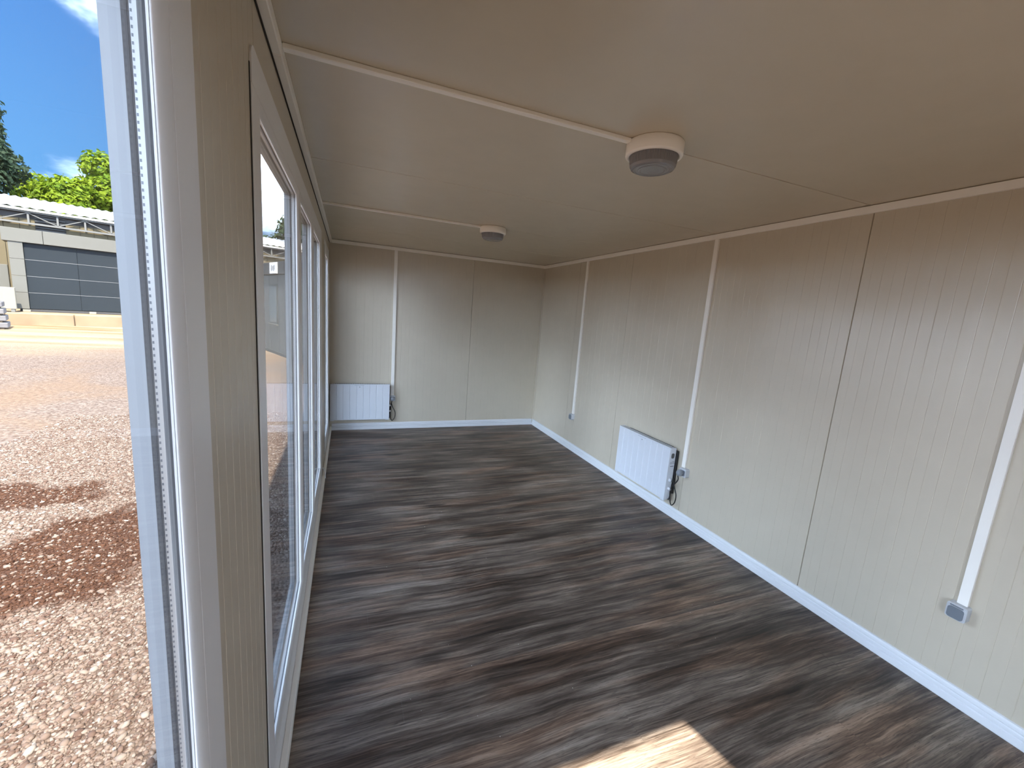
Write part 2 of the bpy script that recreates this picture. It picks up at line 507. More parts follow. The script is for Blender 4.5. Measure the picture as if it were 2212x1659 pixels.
def link_mesh(name, me, parent, loc, rz=0.0):
    o = bpy.data.objects.new(name, me); col.objects.link(o)
    if parent is not None: o.parent = parent
    o.location = loc; o.rotation_euler = (0, 0, rz)
    return o

def bez(P, n=24):
    """Catmull-Rom through the points"""
    P = [Vector(p) for p in P]; out = []
    Q = [P[0] * 2 - P[1]] + P + [P[-1] * 2 - P[-2]]
    for i in range(1, len(Q) - 2):
        for k in range(n):
            t = k / n; p0, p1, p2, p3 = Q[i - 1], Q[i], Q[i + 1], Q[i + 2]
            out.append(0.5 * ((2 * p1) + (p2 - p0) * t + (2 * p0 - 5 * p1 + 4 * p2 - p3) * t * t + (3 * p1 - p0 - 3 * p2 + p3) * t ** 3))
    out.append(P[-1])
    return out

# ------------------------------------------------------------------ room dimensions (metres)
W, D, H, Y0 = 3.024, 5.951, 2.5, -0.30
GZ = -0.25                                   # yard level
PI = math.pi

# ---- ground of the yard
gm = MB()
gm.add([(-160, -60, GZ), (120, -60, GZ), (120, 200, GZ), (-160, 200, GZ)], [(0, 1, 2, 3)])
ground = gm.build('yard_ground', 'ground')
tag(ground, 'sunlit yard of pale gravel and sand stained with brown earth', 'ground', kind='structure')

# ---- floor: sub-floor slab and wooden planks
fb = MB(); fb.box(-0.06, W + 0.06, Y0 - 0.06, D + 0.06, -0.16, -0.008)
floor = fb.build('floor', 'subfloor')
tag(floor, 'dark grey-brown wooden plank floor of the cabin', 'floor', kind='structure')
PW, PL, GAP = 0.19, 1.29, 0.0004
def plank_mesh(w, l):
    return MB().box(0, l - GAP, 0, w - GAP, -0.0085, 0.0, 0.0004).mesh('plank', 'wood')
plank_cache = {}
row = 0
y = 1.705 - PW * 11
while y < D:
    y0, y1 = max(y, Y0), min(y + PW, D)
    x = -((row * 0.47) % PL)
    while x < W:
        x0, x1 = max(x, 0.0), min(x + PL, W)
        if x1 - x0 > 0.03 and y1 - y0 > 0.01:
            key = (round(y1 - y0, 4), round(x1 - x0, 4))
            if key not in plank_cache: plank_cache[key] = plank_mesh(y1 - y0, x1 - x0)
            o = link_mesh('plank', plank_cache[key], floor, (x0, y0, 0.0))
            o['grain_shift'] = (5.3 if y0 < 1.70 else 0.0) + random.uniform(0, 0.006)
        x += PL
    y += PW; row += 1

# ---- ribbed sandwich panels
def panel_mesh(w, h, t=0.06, ribs=True, m='panel', g=0.0012):
    """front at y = 0, x along the wall, z up"""
    pts = [(g, 0.004), (g + 0.002, 0.0)]
    if ribs:
        u = 0.05
        k = 0
        while u < w - 0.02:
            d = 0.0014 if k % 2 else 0.0007
            pts += [(u - 0.0022, 0.0), (u, d), (u + 0.0022, 0.0)]
            u += 0.0545; k += 1
    pts += [(w - g - 0.002, 0.0), (w - g, 0.004), (w - g, t), (g, t)]
    return MB().prism(pts, lambda p, q, z: (p, q, z), 0.0, h).mesh('panel', m)

def shell(name, boxes, label):
    b = MB()
    for q in boxes: b.box(*q)
    o = b.build(name, 'joint')
    return tag(o, label, 'wall', kind='structure')

# right wall
wr = shell('wall_right', [(W + 0.030, W + 0.058, Y0 - 0.06, D + 0.06, -0.16, 2.6)], 'long beige ribbed panel wall opposite the windows')
edges = [Y0, 0.515, 1.605, 2.695, 3.785, 4.875, D]
full = panel_mesh(1.09, H)
for a, b in zip(edges[:-1], edges[1:]):
    me = full if abs(b - a - 1.09) < 1e-6 else panel_mesh(b - a, H)
    link_mesh('panel', me, wr, (W, b, 0.0), -PI / 2)
# back wall
wb = shell('wall_back', [(-0.06, W + 0.06, D + 0.030, D + 0.058, -0.16, 2.6)], 'beige ribbed end wall of the cabin')
for a, b in ((0.0, 0.815), (0.815, 1.905), (1.905, W)):
    link_mesh('panel', full if abs(b - a - 1.09) < 1e-6 else panel_mesh(b - a, H), wb, (a, D, 0.0))
# outside cladding of the right and back walls
MB().box(W + 0.06, W + 0.064, Y0 - 0.06, D + 0.064, -0.16, 2.62).build('outer_skin', 'outer', wr)
MB().box(-0.06, W + 0.06, D + 0.06, D + 0.064, -0.16, 2.62).build('outer_skin', 'outer', wb)
# front wall behind the photographer, with an open doorway
DX0, DX1, DH = 1.20, 1.99, 2.31
wf = shell('wall_front', [(0.0, DX0, Y0 - 0.05, Y0 - 0.02, -0.16, 2.6), (DX1, W + 0.06, Y0 - 0.05, Y0 - 0.02, -0.16, 2.6), (DX0, DX1, Y0 - 0.05, Y0 - 0.02, DH, 2.6), (DX0, DX1, Y0 - 0.05, Y0 - 0.02, -0.16, -0.01)], 'entrance end wall of the cabin with an open doorway')
for a, b, z0, z1 in ((0.0, DX0, 0.0, H), (DX1, W, 0.0, H), (DX0, DX1, DH, H)):
    me = panel_mesh(b - a, z1 - z0)
    link_mesh('panel', me, wf, (b, Y0, z0), PI)
# ceiling
cb = MB(); cb.box(-0.07, W + 0.07, Y0 - 0.07, D + 0.07, H + 0.05, H + 0.13)
ceil = cb.build('ceiling', 'joint')
tag(ceil, 'beige panelled ceiling with thin cross joints', 'ceiling', kind='structure')
ce = [Y0, 0.53, 1.62, 2.71, 3.80, 4.89, D]
for a, b in zip(ce[:-1], ce[1:]):
    pts = [(a + 0.0022, H + 0.006), (a + 0.0036, H), (b - 0.0036, H), (b - 0.0022, H + 0.006), (b - 0.0022, H + 0.06), (a + 0.0022, H + 0.06)]
    o = MB().prism(pts, lambda p, q, x: (x, p, q), 0.0, W).build('ceiling_panel', 'ceiling', ceil)
MB().box(-0.09, W + 0.09, Y0 - 0.09, D + 0.09, H + 0.13, H + 0.16).build('roof_sheet', 'outer', ceil)

# ---- left wall: panels between and round the windows
ZA, ZB = 0.190, 2.213                         # glass opening heights
NF = 0.06                                     # frame hidden in the wall opening
UNITS = [  # (window name, [glass openings], label)
    ('window_1', [(-0.06, 0.720)], 'white framed window nearest the camera looking onto the gravel yard'),
    ('window_2', [(1.386, 2.330), (2.410, 3.170), (3.250, 4.050)], 'long white framed window of three panes along the left wall'),
    ('window_3', [(4.780, 5.575)], 'white framed single window in the far left corner'),
]
wl = shell('wall_left', [(-0.05, -0.03, Y0 - 0.06, -0.125, -0.16, 2.6), (-0.05, -0.03, 0.79, 1.318, -0.16, 2.6), (-0.05, -0.03, 4.118, 4.712, -0.16, 2.6), (-0.05, -0.03, 5.643, D + 0.06, -0.16, 2.6),
                         (-0.05, -0.03, Y0, D, ZB + 0.068, 2.6), (-0.05, -0.03, Y0, D, -0.16, ZA - 0.068)], 'beige window wall along the left side')
def lpanel(a, b, z0, z1, ribs=True):
    link_mesh('panel', panel_mesh(b - a, z1 - z0, ribs=ribs), wl, (0.0, a, z0), PI / 2)
op = []
for nme, panes, lab in UNITS:
    op.append((panes[0][0] - NF, panes[-1][1] + NF))
cuts = [Y0] + [q for o_ in op for q in o_] + [D]
for i in range(0, len(cuts), 2):
    lpanel(cuts[i], cuts[i + 1], 0.0, H, True)
for a, b in op:
    lpanel(a, b, ZB + NF, H, False)
    lpanel(a, b, 0.0, ZA - NF, False)

# ---- windows
frame_poly = [(0.0, -0.060), (0.0, -0.0375), (0.016, -0.0375), (0.016, -0.0125), (0.040, -0.0125), (0.040, -0.060)]
rim_poly = [(0.0385, -0.060), (0.0385, -0.0005), (0.0595, -0.0005), (0.0595, -0.060)]
flange_poly = [(0.0, -0.0130), (0.0, -0.0098), (0.010, -0.0098), (0.010, -0.0130)]
bead_poly = [(0.0014, -0.0097), (0.0014, -0.0090), (0.0, -0.0085), (0.0006, -0.0055), (0.0022, -0.0025), (0.0052, 0.0005), (0.0095, 0.0026), (0.0150, 0.0040), (0.0205, 0.0046), (0.0220, 0.0046), (0.0220, -0.0097)]
for nme, panes, lab in UNITS:
    ya, yb = panes[0][0], panes[-1][1]
    w = empty(nme, (0.0, (ya + yb) / 2, ZA - NF))
    tag(w, lab, 'window', kind='structure')
    MB().loop(ya, yb, ZA, ZB, rim_poly).build('frame', 'pvc', w)
    for (a, b) in panes:
        MB().loop(a, b, ZA, ZB, frame_poly).build('sash_frame', 'pvc_outer', w)
        MB().loop(a, b, ZA, ZB, bead_poly, True).build('glazing_bead', 'pvc', w)
        MB().loop(a, b, ZA, ZB, flange_poly).build('bead_flange', 'pvc', w)
        MB().loop(a, b, ZA, ZB, [(-0.0002, -0.0186), (-0.0002, -0.0130), (0.008, -0.0130), (0.008, -0.0186)]).build('gasket', 'gasket', w)
        MB().loop(a, b, ZA, ZB, [(-0.0002, -0.0375), (-0.0002, -0.0314), (0.008, -0.0314), (0.008, -0.0375)]).build('gasket', 'gasket', w)
        MB().box(-0.0185, -0.0145, a, b, ZA, ZB).build('glass_pane', 'glass', w)
        MB().box(-0.0355, -0.0315, a, b, ZA, ZB).build('glass_pane', 'glass_outer', w)
        sp = MB().loop(a, b, ZA, ZB, [(0.0, -0.0290), (0.0, -0.0215), (0.008, -0.0215), (0.008, -0.0290)]).build('spacer_bar', 'spacer', w)
        MB().loop(a, b, ZA, ZB, [(0.0, -0.0313), (0.0, -0.0291), (0.008, -0.0291), (0.008, -0.0313)]).build('edge_seal', 'gasket', sp)
        MB().loop(a, b, ZA, ZB, [(0.0, -0.0214), (0.0, -0.0187), (0.008, -0.0187), (0.008, -0.0214)]).build('edge_seal', 'gasket', sp)
    for (a, b), (c, d) in zip(panes[:-1], panes[1:]):
        MB().box(-0.0125, 0.0055, b + 0.022, c - 0.022, ZA - 0.02, ZB + 0.02, 0.002).build('mullion', 'pvc', w)
    # flat cover strips screwed over the joint with the wall
    o0, o1, s0, s1 = ya - 0.115, yb + 0.115, ZA - 0.128, ZB + 0.115
    j = 2.96 if len(panes) > 1 else None
    def strip(y0, y1, z0, z1, rnd=0):
        if not rnd: MB().box(0.0004, 0.0050, y0, y1, z0, z1, 0.0018).build('cover_strip', 'pvc', w); return
        r = 0.035; arc = [(math.cos(math.radians(t)) * r, math.sin(math.radians(t)) * r) for t in range(0, 91, 15)]
        poly = [(y0, z0), (y1, z0), (y1, z1)] + [(y0 + r - q[0] * 1.0, z1 - r + q[1]) for q in arc[::-1]]
        b = MB(); b.prism(poly, lambda p, q, t: (t, p, q), 0.0004, 0.0050); b.build('cover_strip', 'pvc', w)
    for (z0, z1, jj) in ((ZB + 0.0225, s1, j), (s0, ZA - 0.0225, 3.45 if j else None)):
        if jj: strip(o0, jj - 0.0008, z0, z1, z0 > 1); strip(jj + 0.0008, o1, z0, z1)
        else: strip(o0, o1, z0, z1)
    strip(o0, ya - 0.0225, ZA - 0.0225, ZB + 0.0225)
    strip(yb + 0.0225, o1, ZA - 0.0225, ZB + 0.0225)
    # dark sealing line where the strip meets the panel
    for yy, sg in ((o0, -1), (o1, 1)):
        MB().box(0.0002, 0.0016, yy, yy + sg * 0.006, s0 + 0.05, s1 - 0.05).build('sealing_line', 'joint', w)

# ---- trims and baseboards
def struct(name, bld, m, label, cat):
    o = bld.build(name, m); return tag(o, label, cat, kind='structure')
prof_box = lambda t, h: [(0, 0), (t, 0), (t, h), (0, h)]
# cornice above the windows: hollow square profile in lengths
tl = empty('trim_1', (0.0, Y0, H - 0.045)); tag(tl, 'square cornice profile above the windows', 'trim', kind='structure')
for a, b in ((Y0, 1.5985), (1.6005, 3.818), (3.820, D)):
    MB().box(0.0012, 0.030, a, b, H - 0.042, H - 0.0015, 0.003).build('cornice_length', 'trim', tl)
MB().box(0.0003, 0.0045, Y0, D - 0.021, H - 0.0475, H - 0.0425).build('shadow_gap', 'joint', tl)
tr = MB(); tr.box(W - 0.020, W - 0.0004, Y0, D - 0.0202, H - 0.045, H - 0.003, 0.002)
struct('trim_2', tr, 'trim', 'white trunking along the top of the long wall', 'trim')
tb = MB(); tb.box(0.0305, W, D - 0.020, D - 0.0004, H - 0.045, H - 0.003, 0.002)
struct('trim_3', tb, 'trim', 'white trunking along the top of the end wall', 'trim')
# inside corner angles
tcn = MB(); tcn.box(W - 0.004, W - 0.0002, D - 0.040, D - 0.0002, 0.0, H - 0.045); tcn.box(W - 0.040, W - 0.004, D - 0.004, D - 0.0002, 0.0, H - 0.045)
struct('trim_4', tcn, 'panel', 'vertical corner angle where the end wall meets the long wall', 'trim')
tcl = MB(); tcl.box(0.0002, 0.004, D - 0.040, D - 0.0002, 0.0, H - 0.042); tcl.box(0.004, 0.040, D - 0.004, D - 0.0002, 0.0, H - 0.045)
struct('trim_5', tcl, 'panel', 'vertical corner angle beside the far window', 'trim')
# baseboards
bbp = [(0, 0), (0.0175, 0), (0.0185, 0.003), (0.0185, 0.008), (0.0160, 0.034), (0.0100, 0.0385), (0.0100, 0.0425), (0.0160, 0.047), (0.0150, 0.058), (0.0095, 0.0625), (0.0095, 0.0655), (0.0145, 0.070), (0.0125, 0.082), (0.0085, 0.091), (0, 0.094)]
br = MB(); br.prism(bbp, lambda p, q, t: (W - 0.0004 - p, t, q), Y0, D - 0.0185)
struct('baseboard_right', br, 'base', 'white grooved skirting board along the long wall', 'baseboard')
bk = MB(); bk.prism(bbp, lambda p, q, t: (t, D - 0.0004 - p, q), 0.031, W - 0.0186)
struct('baseboard_back', bk, 'base', 'white grooved skirting board along the end wall', 'baseboard')
bl = empty('baseboard_left', (0, Y0, 0)); tag(bl, 'square white sill profile along the foot of the windows', 'baseboard', kind='structure')
for a, b in ((Y0, 3.449), (3.451, 4.189), (4.191, D)):
    MB().box(0.0056, 0.030, a, b, 0.0005, 0.055, 0.003).build('sill_length', 'trim', bl)
struct('trim_6', MB().prism([(0.0055, 0.0555), (0.0075, 0.062), (0.0055, 0.066)], lambda p, q, t: (p, t, q), 1.28, 4.16), 'pvc', 'thin bead of sealant under the long window', 'trim')

# ------------------------------------------------------------------ cable trunking
def conduit(name, x0, x1, y0, y1, z0, z1, label, group):
    b = MB(); b.box(x0, x1, y0, y1, z0, z1, 0.002)
    lid = None
    o = b.build(name, 'trim')
    tag(o, label, 'trunking', group)
    return o
conduit('cable_trunking', 0.0305, 1.328, 1.603, 1.631, H - 0.016, H - 0.0004, 'narrow white trunking across the ceiling to the nearer lamp', 'ceiling trunking')
conduit('cable_trunking', 0.0305, 1.336, 3.790, 3.818, H - 0.016, H - 0.0004, 'narrow white trunking across the ceiling to the farther lamp', 'ceiling trunking')
def vconduit_right(yc, zb, label):
    o = MB().box(W - 0.018, W - 0.0003, yc - 0.019, yc + 0.019, zb, H - 0.0455, 0.002)
    o.box(W - 0.0200, W - 0.0175, yc - 0.0195, yc + 0.0195, zb, H - 0.0455, 0.001)
    r = o.build('cable_trunking', 'trim'); tag(r, label, 'trunking', 'vertical trunking on the walls')
vconduit_right(0.862, 0.507, 'white vertical trunking on the long wall nearest the camera')
vconduit_right(2.695, 0.507, 'white vertical trunking on the long wall above the heater plug')
vconduit_right(4.680, 0.492, 'white vertical trunking on the long wall nearest the end wall')
o = MB().box(0.795, 0.837, D - 0.020, D - 0.0003, 0.485, H - 0.0455, 0.002).build('cable_trunking', 'trim')
tag(o, 'white vertical trunking on the end wall beside the far heater', 'trunking', 'vertical trunking on the walls')

# ------------------------------------------------------------------ wall frame objects: local x to the viewer's right, y into the wall, z up
def on_wall(name, wall, u, z):
    if wall == 'right': return empty(name, (W, u, z), -PI / 2)
    return empty(name, (u, D, z), 0.0)

def socket(wall, u, z, label, plugged=False):
    s = on_wall('wall_socket', wall, u, z)
    tag(s, label, 'socket', 'grey wall sockets under the trunking')
    w, h, d = 0.074, 0.076, 0.046
    # housing with rounded outline
    def rr(w, h, r, n=5):
        pts = []
        for cxs, czs, a0 in ((1, 1, 0), (-1, 1, 90), (-1, -1, 180), (1, -1, 270)):
            for k in range(n + 1):
                a = math.radians(a0 + 90 * k / n)
                pts.append((cxs * (w / 2 - r) + r * math.cos(a), czs * (h / 2 - r) + r * math.sin(a)))
        return pts
    hb = MB(); hb.prism(rr(w, h, 0.010), lambda p, q, t: (p, t, q), -0.0003, -d + 0.004)
    hb.prism(rr(w - 0.005, h - 0.005, 0.009), lambda p, q, t: (p, t, q), -d + 0.004, -d)
    hb.build('housing', 'sock', s, False)
    if not plugged:
        lb = MB(); lb.prism(rr(0.058, 0.056, 0.012), lambda p, q, t: (p, t, q - 0.004), -d, -d - 0.005)
        l = lb.build('flip_lid', 'lid', s, False)
        MB().box(-0.024, 0.024, -d - 0.003, -d, 0.0265, 0.0335, 0.001).build('hinge', 'lid', l, False)
    else:
        lb = MB(); lb.prism(rr(0.060, 0.050, 0.012), lambda p, q, t: (p, -d - 0.003 + t * 0.0 - (q + 0.028) * 0.0, q) if False else (p, t, q + 0.0), -d, -d - 0.003)
        lb.build('rim', 'lid', s, False)
    return s
socket('right', 0.868, 0.468, 'grey wall socket with a dark lid nearest the camera')
socket('right', 2.670, 0.468, 'grey wall socket holding the plug of the nearer heater', True)
socket('right', 4.690, 0.453, 'small grey wall socket on the long wall without any plug')
socket('back', 0.818, 0.446, 'grey wall socket holding the plug of the far heater', True)

# ------------------------------------------------------------------ panel heaters
def heater(wall, u, z, label, sock_du, sock_z):
    """u, z = position of the bottom centre; local x right"""
    t = on_wall('panel_heater', wall, u, z)
    tag(t, label, 'heater', 'white panel heaters')
    w, h = 0.760, 0.497
    fy, by = -0.100, -0.030
    # housing behind the front panel, open at the top
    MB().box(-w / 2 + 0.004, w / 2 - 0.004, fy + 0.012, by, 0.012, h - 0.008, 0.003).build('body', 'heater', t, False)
    # front panel with shallow vertical flutes
    pts = [(-w / 2, fy + 0.014), (-w / 2, fy + 0.002), (-w / 2 + 0.002, fy)]
    n = 9
    for k in range(1, n):
        x = -w / 2 + w * k / n
        pts += [(x - 0.010, fy), (x - 0.003, fy + 0.0045), (x + 0.001, fy)]
    pts += [(w / 2 - 0.002, fy), (w / 2, fy + 0.002), (w / 2, fy + 0.014)]
    MB().prism(pts, lambda p, q, s: (p, q, s), 0.014, h - 0.014).build('front_panel', 'heater', t, False)
    MB().box(-w / 2, w / 2, fy - 0.0005, fy + 0.014, h - 0.0145, h, 0.002).build('front_rail', 'heater', t, False)
    MB().box(-w / 2 + 0.05, w / 2 - 0.05, fy - 0.0005, fy + 0.014, 0.002, 0.0145, 0.002).build('front_rail', 'heater', t, False)
    for s in (-1, 1):
        MB().box(s * (w / 2), s * (w / 2 - 0.05), fy - 0.0005, fy + 0.014, -0.006, 0.0145, 0.002).build('foot', 'heater', t, False)
    # side cheeks
    for s in (-1, 1):
        MB().box(s * (w / 2 - 0.0045), s * (w / 2), fy + 0.0142, by, 0.004, h, 0.0015).build('side_cheek', 'heater', t, False)
    # outlet slot and slats
    MB().box(-w / 2 + 0.03, w / 2 - 0.03, fy + 0.024, by - 0.008, h - 0.0082, h - 0.0072).build('air_outlet', 'slot', t, False)
    sm = MB().box(-0.0035, 0.0035, fy + 0.020, by - 0.004, h - 0.007, h - 0.003).mesh('slat', 'heater')
    for k in range(32):
        link_mesh('slat', sm, t, (-w / 2 + 0.035 + k * (w - 0.07) / 31, 0, 0))
    # wall bracket (dark) behind
    MB().box(-w / 2 + 0.002, w / 2 + 0.012, -0.026, -0.004, 0.06, h - 0.03, 0.003).build('wall_bracket', 'black', t, False)
    MB().box(-w / 2 + 0.06, w / 2 - 0.06, by - 0.001, -0.0035, 0.02, h - 0.01, 0.002).build('back_plate', 'black', t, False)
    # maker's mark: a small ring and a fine line at the top centre
    rg = MB()
    for k in range(16):
        a0, a1 = 2 * PI * k / 16, 2 * PI * (k + 1) / 16
        rg.add([(-0.01 + r * math.cos(a), fy - 0.0006, h - 0.040 + r * math.sin(a)) for a in (a0, a1) for r in (0.004, 0.0065)], [(0, 1, 3, 2)])
    rg.box(-0.0135, -0.0065, fy - 0.0009, fy - 0.0004, h - 0.0412, h - 0.0388)
    rg.build('emblem', 'print', t, False)
    MB().box(-0.075, 0.045, fy - 0.0009, fy - 0.0004, h - 0.0165, h - 0.0150).build('fine_line', 'print', t, False)
    # controls on the right cheek
    xs = w / 2
    pl = MB()
    n = 20
    ov = [(fy + 0.037 + 0.017 * math.copysign(abs(math.cos(2 * PI * k / n)) ** 0.6, math.cos(2 * PI * k / n)), h - 0.075 + 0.024 * math.copysign(abs(math.sin(2 * PI * k / n)) ** 0.7, math.sin(2 * PI * k / n))) for k in range(n)]
    pl.prism(ov, lambda p, q, s: (s, p, q), xs - 0.001, xs + 0.0015)
    pl.build('grip_recess', 'slot', t, False)
    pr = MB()
    for k in range(16):
        a0, a1 = 2 * PI * k / 16, 2 * PI * (k + 1) / 16
        pr.add([(xs + 0.0004, fy + 0.026 + r * math.cos(a), h - 0.142 + r * math.sin(a)) for a in (a0, a1) for r in (0.008, 0.0105)], [(0, 1, 3, 2)])
    pr.box(xs, xs + 0.0005, fy + 0.0255, fy + 0.0268, h - 0.147, h - 0.137)
    for k in range(4):
        pr.box(xs, xs + 0.0005, fy + 0.040 + k * 0.006, fy + 0.043 + k * 0.006, h - 0.136, h - 0.128)
    pr.box(xs, xs + 0.0005, fy + 0.038, fy + 0.066, h - 0.148, h - 0.145)
    pr.box(xs, xs + 0.0005, fy + 0.022, fy + 0.060, h - 0.176, h - 0.170)
    pr.build('dial_print', 'print', t, False)
    for zk in (0.190, 0.110):
        kb = MB()
        for (r, x) in ((0.0, 0.0),): pass
        prof = [(0.017, 0.0), (0.017, 0.004), (0.0135, 0.005), (0.0125, 0.020), (0.0105, 0.022), (0.0, 0.022)]
        vs = []; fs = []; nn = 20
        for i in range(nn):
            a = 2 * PI * i / nn
            for (r, x) in prof: vs.append((xs + x, fy + 0.040 + r * math.cos(a), zk + r * math.sin(a)))
        kk = len(prof)
        for i in range(nn):
            jn = (i + 1) % nn
            for q in range(kk - 1): fs.append((i * kk + q, jn * kk + q, jn * kk + q + 1, i * kk + q + 1))
        kb.add(vs, fs, True)
        kn = kb.build('knob', 'heater', t, False)
        MB().box(xs + 0.0222, xs + 0.0240, fy + 0.0375, fy + 0.0425, zk - 0.009, zk + 0.009, 0.0005).build('pointer', 'black', kn, False)
    # power cord: out of the housing, a loop, up to the plug
    px, pz = w / 2 + sock_du, sock_z - z
    pts = [(w / 2 - 0.015, -0.050, 0.020), (w / 2 + 0.006, -0.050, 0.006), (w / 2 + 0.014, -0.046, 0.050), (w / 2 + 0.016, -0.044, 0.150),
           (w / 2 + 0.030, -0.050, 0.215), (w / 2 + 0.050, -0.052, 0.165), (w / 2 + 0.086, -0.048, 0.085), (w / 2 + 0.080, -0.046, 0.010), (w / 2 + 0.045, -0.046, -0.030), (w / 2 + 0.022, -0.048, 0.020),
           (w / 2 + 0.020, -0.052, 0.120), (px - 0.020, -0.066, pz - 0.080), (px - 0.012, -0.078, pz - 0.030)]
    c = MB().tube(bez(pts, 10), 0.0050, 8).build('power_cord', 'black', t, False)
    # dome shaped plug
    pb = MB(); prof = [(0.0, -0.098), (0.012, -0.0975), (0.021, -0.093), (0.026, -0.084), (0.027, -0.070), (0.025, -0.052), (0.023, -0.0495)]
    vs = []; fs = []; nn = 24; kk = len(prof)
    for i in range(nn):
        a = 2 * PI * i / nn
        for (r, yq) in prof: vs.append((px - 0.004 + r * math.cos(a), yq, pz + r * math.sin(a) * 1.08))
    for i in range(nn):
        jn = (i + 1) % nn
        for q in range(kk - 1): fs.append((i * kk + q, jn * kk + q, jn * kk + q + 1, i * kk + q + 1))
    pb.add(vs, fs, True)
    pb.build('plug', 'plug', t, False)
    return t
heater('right', 3.168, 0.160, 'white panel heater on the long wall plugged in beneath trunking', (3.168 - 2.670) - 0.380, 0.468)
heater('back', 0.391, 0.160, 'white panel heater on the end wall beside the far window', (0.818 - 0.391) - 0.380, 0.446)

# ------------------------------------------------------------------ ceiling lamps
def lamp(x, y, label):
    t = empty('ceiling_lamp', (x, y, H)); tag(t, label, 'lamp', 'round ceiling lamps')
    zt = H - 0.0004
    prof = [(0.0, zt), (0.116, zt), (0.120, zt - 0.004), (0.120, H - 0.050), (0.1175, H - 0.0555), (0.108, H - 0.0585), (0.104, H - 0.0575), (0.102, H - 0.052), (0.0, H - 0.050)]
    MB().lathe(prof, x, y, 64).build('lamp_base', 'lampbase', t)
    # fluted cover with stepped rings underneath
    n = 120
    lens = [(0.1005, H - 0.0525), (0.0990, H - 0.078), (0.0965, H - 0.094), (0.0905, H - 0.1035)]
    for k, r in enumerate((0.082, 0.080, 0.072, 0.070, 0.062, 0.060, 0.052, 0.050)):
        lens.append((r, H - 0.1060 - 0.0016 * (k % 4 in (1, 2)) - 0.0005 * k))
    lens.append((0.0, H - 0.1105))
    wob = lambda i, k: (1.0 - 0.022 * (i % 2)) if k in (0, 1) else 1.0
    MB().lathe(lens, x, y, n, wob, False).build('glass_cover', 'lens', t)
    MB().lathe([(0.0, H - 0.0505), (0.018, H - 0.0505), (0.018, H - 0.066), (0.026, H - 0.072), (0.028, H - 0.082), (0.020, H - 0.093), (0.0, H - 0.096)], x, y, 24).build('bulb', 'slot', t)
    return t
lamp(1.448, 1.600, 'round white ceiling lamp with smoky fluted cover nearest the camera')
lamp(1.455, 3.805, 'round white ceiling lamp with smoky fluted cover farther back')

# loose curl of white sealing strip hanging at the foot of the long window
cs = bez([(0.008, 4.10, 0.165), (0.020, 4.13, 0.155), (0.034, 4.13, 0.110), (0.037, 4.10, 0.072), (0.036, 4.14, 0.058), (0.031, 4.22, 0.0585)], 8)
o = MB().tube(cs, 0.0035, 6).build('sealing_strip', 'pvc')
tag(o, 'loose curl of white sealing strip hanging below the long window', 'strip')

# pale crumbs left on the floor
cr = MB()
for k in range(60):
    x, y = random.uniform(0.15, 2.7), random.uniform(1.2, 4.6)
    s = random.uniform(0.0012, 0.0032); a = random.uniform(0, PI)
    vs = []
    for (dx, dy, dz) in ((1, 0, .3), (-1, 0, .3), (0, .6, .3), (0, -.6, .3), (0, 0, .9), (0, 0, 0)):
        vs.append((x + s * (dx * math.cos(a) - dy * math.sin(a)), y + s * (dx * math.sin(a) + dy * math.cos(a)), 0.0002 + s * dz))
    cr.add(vs, [(0, 2, 4), (2, 1, 4), (1, 3, 4), (3, 0, 4), (2, 0, 5), (1, 2, 5), (3, 1, 5), (0, 3, 5)])
o = cr.build('floor_crumbs', 'crumb')
tag(o, 'tiny pale crumbs scattered over the dark floor', 'crumbs', kind='stuff')

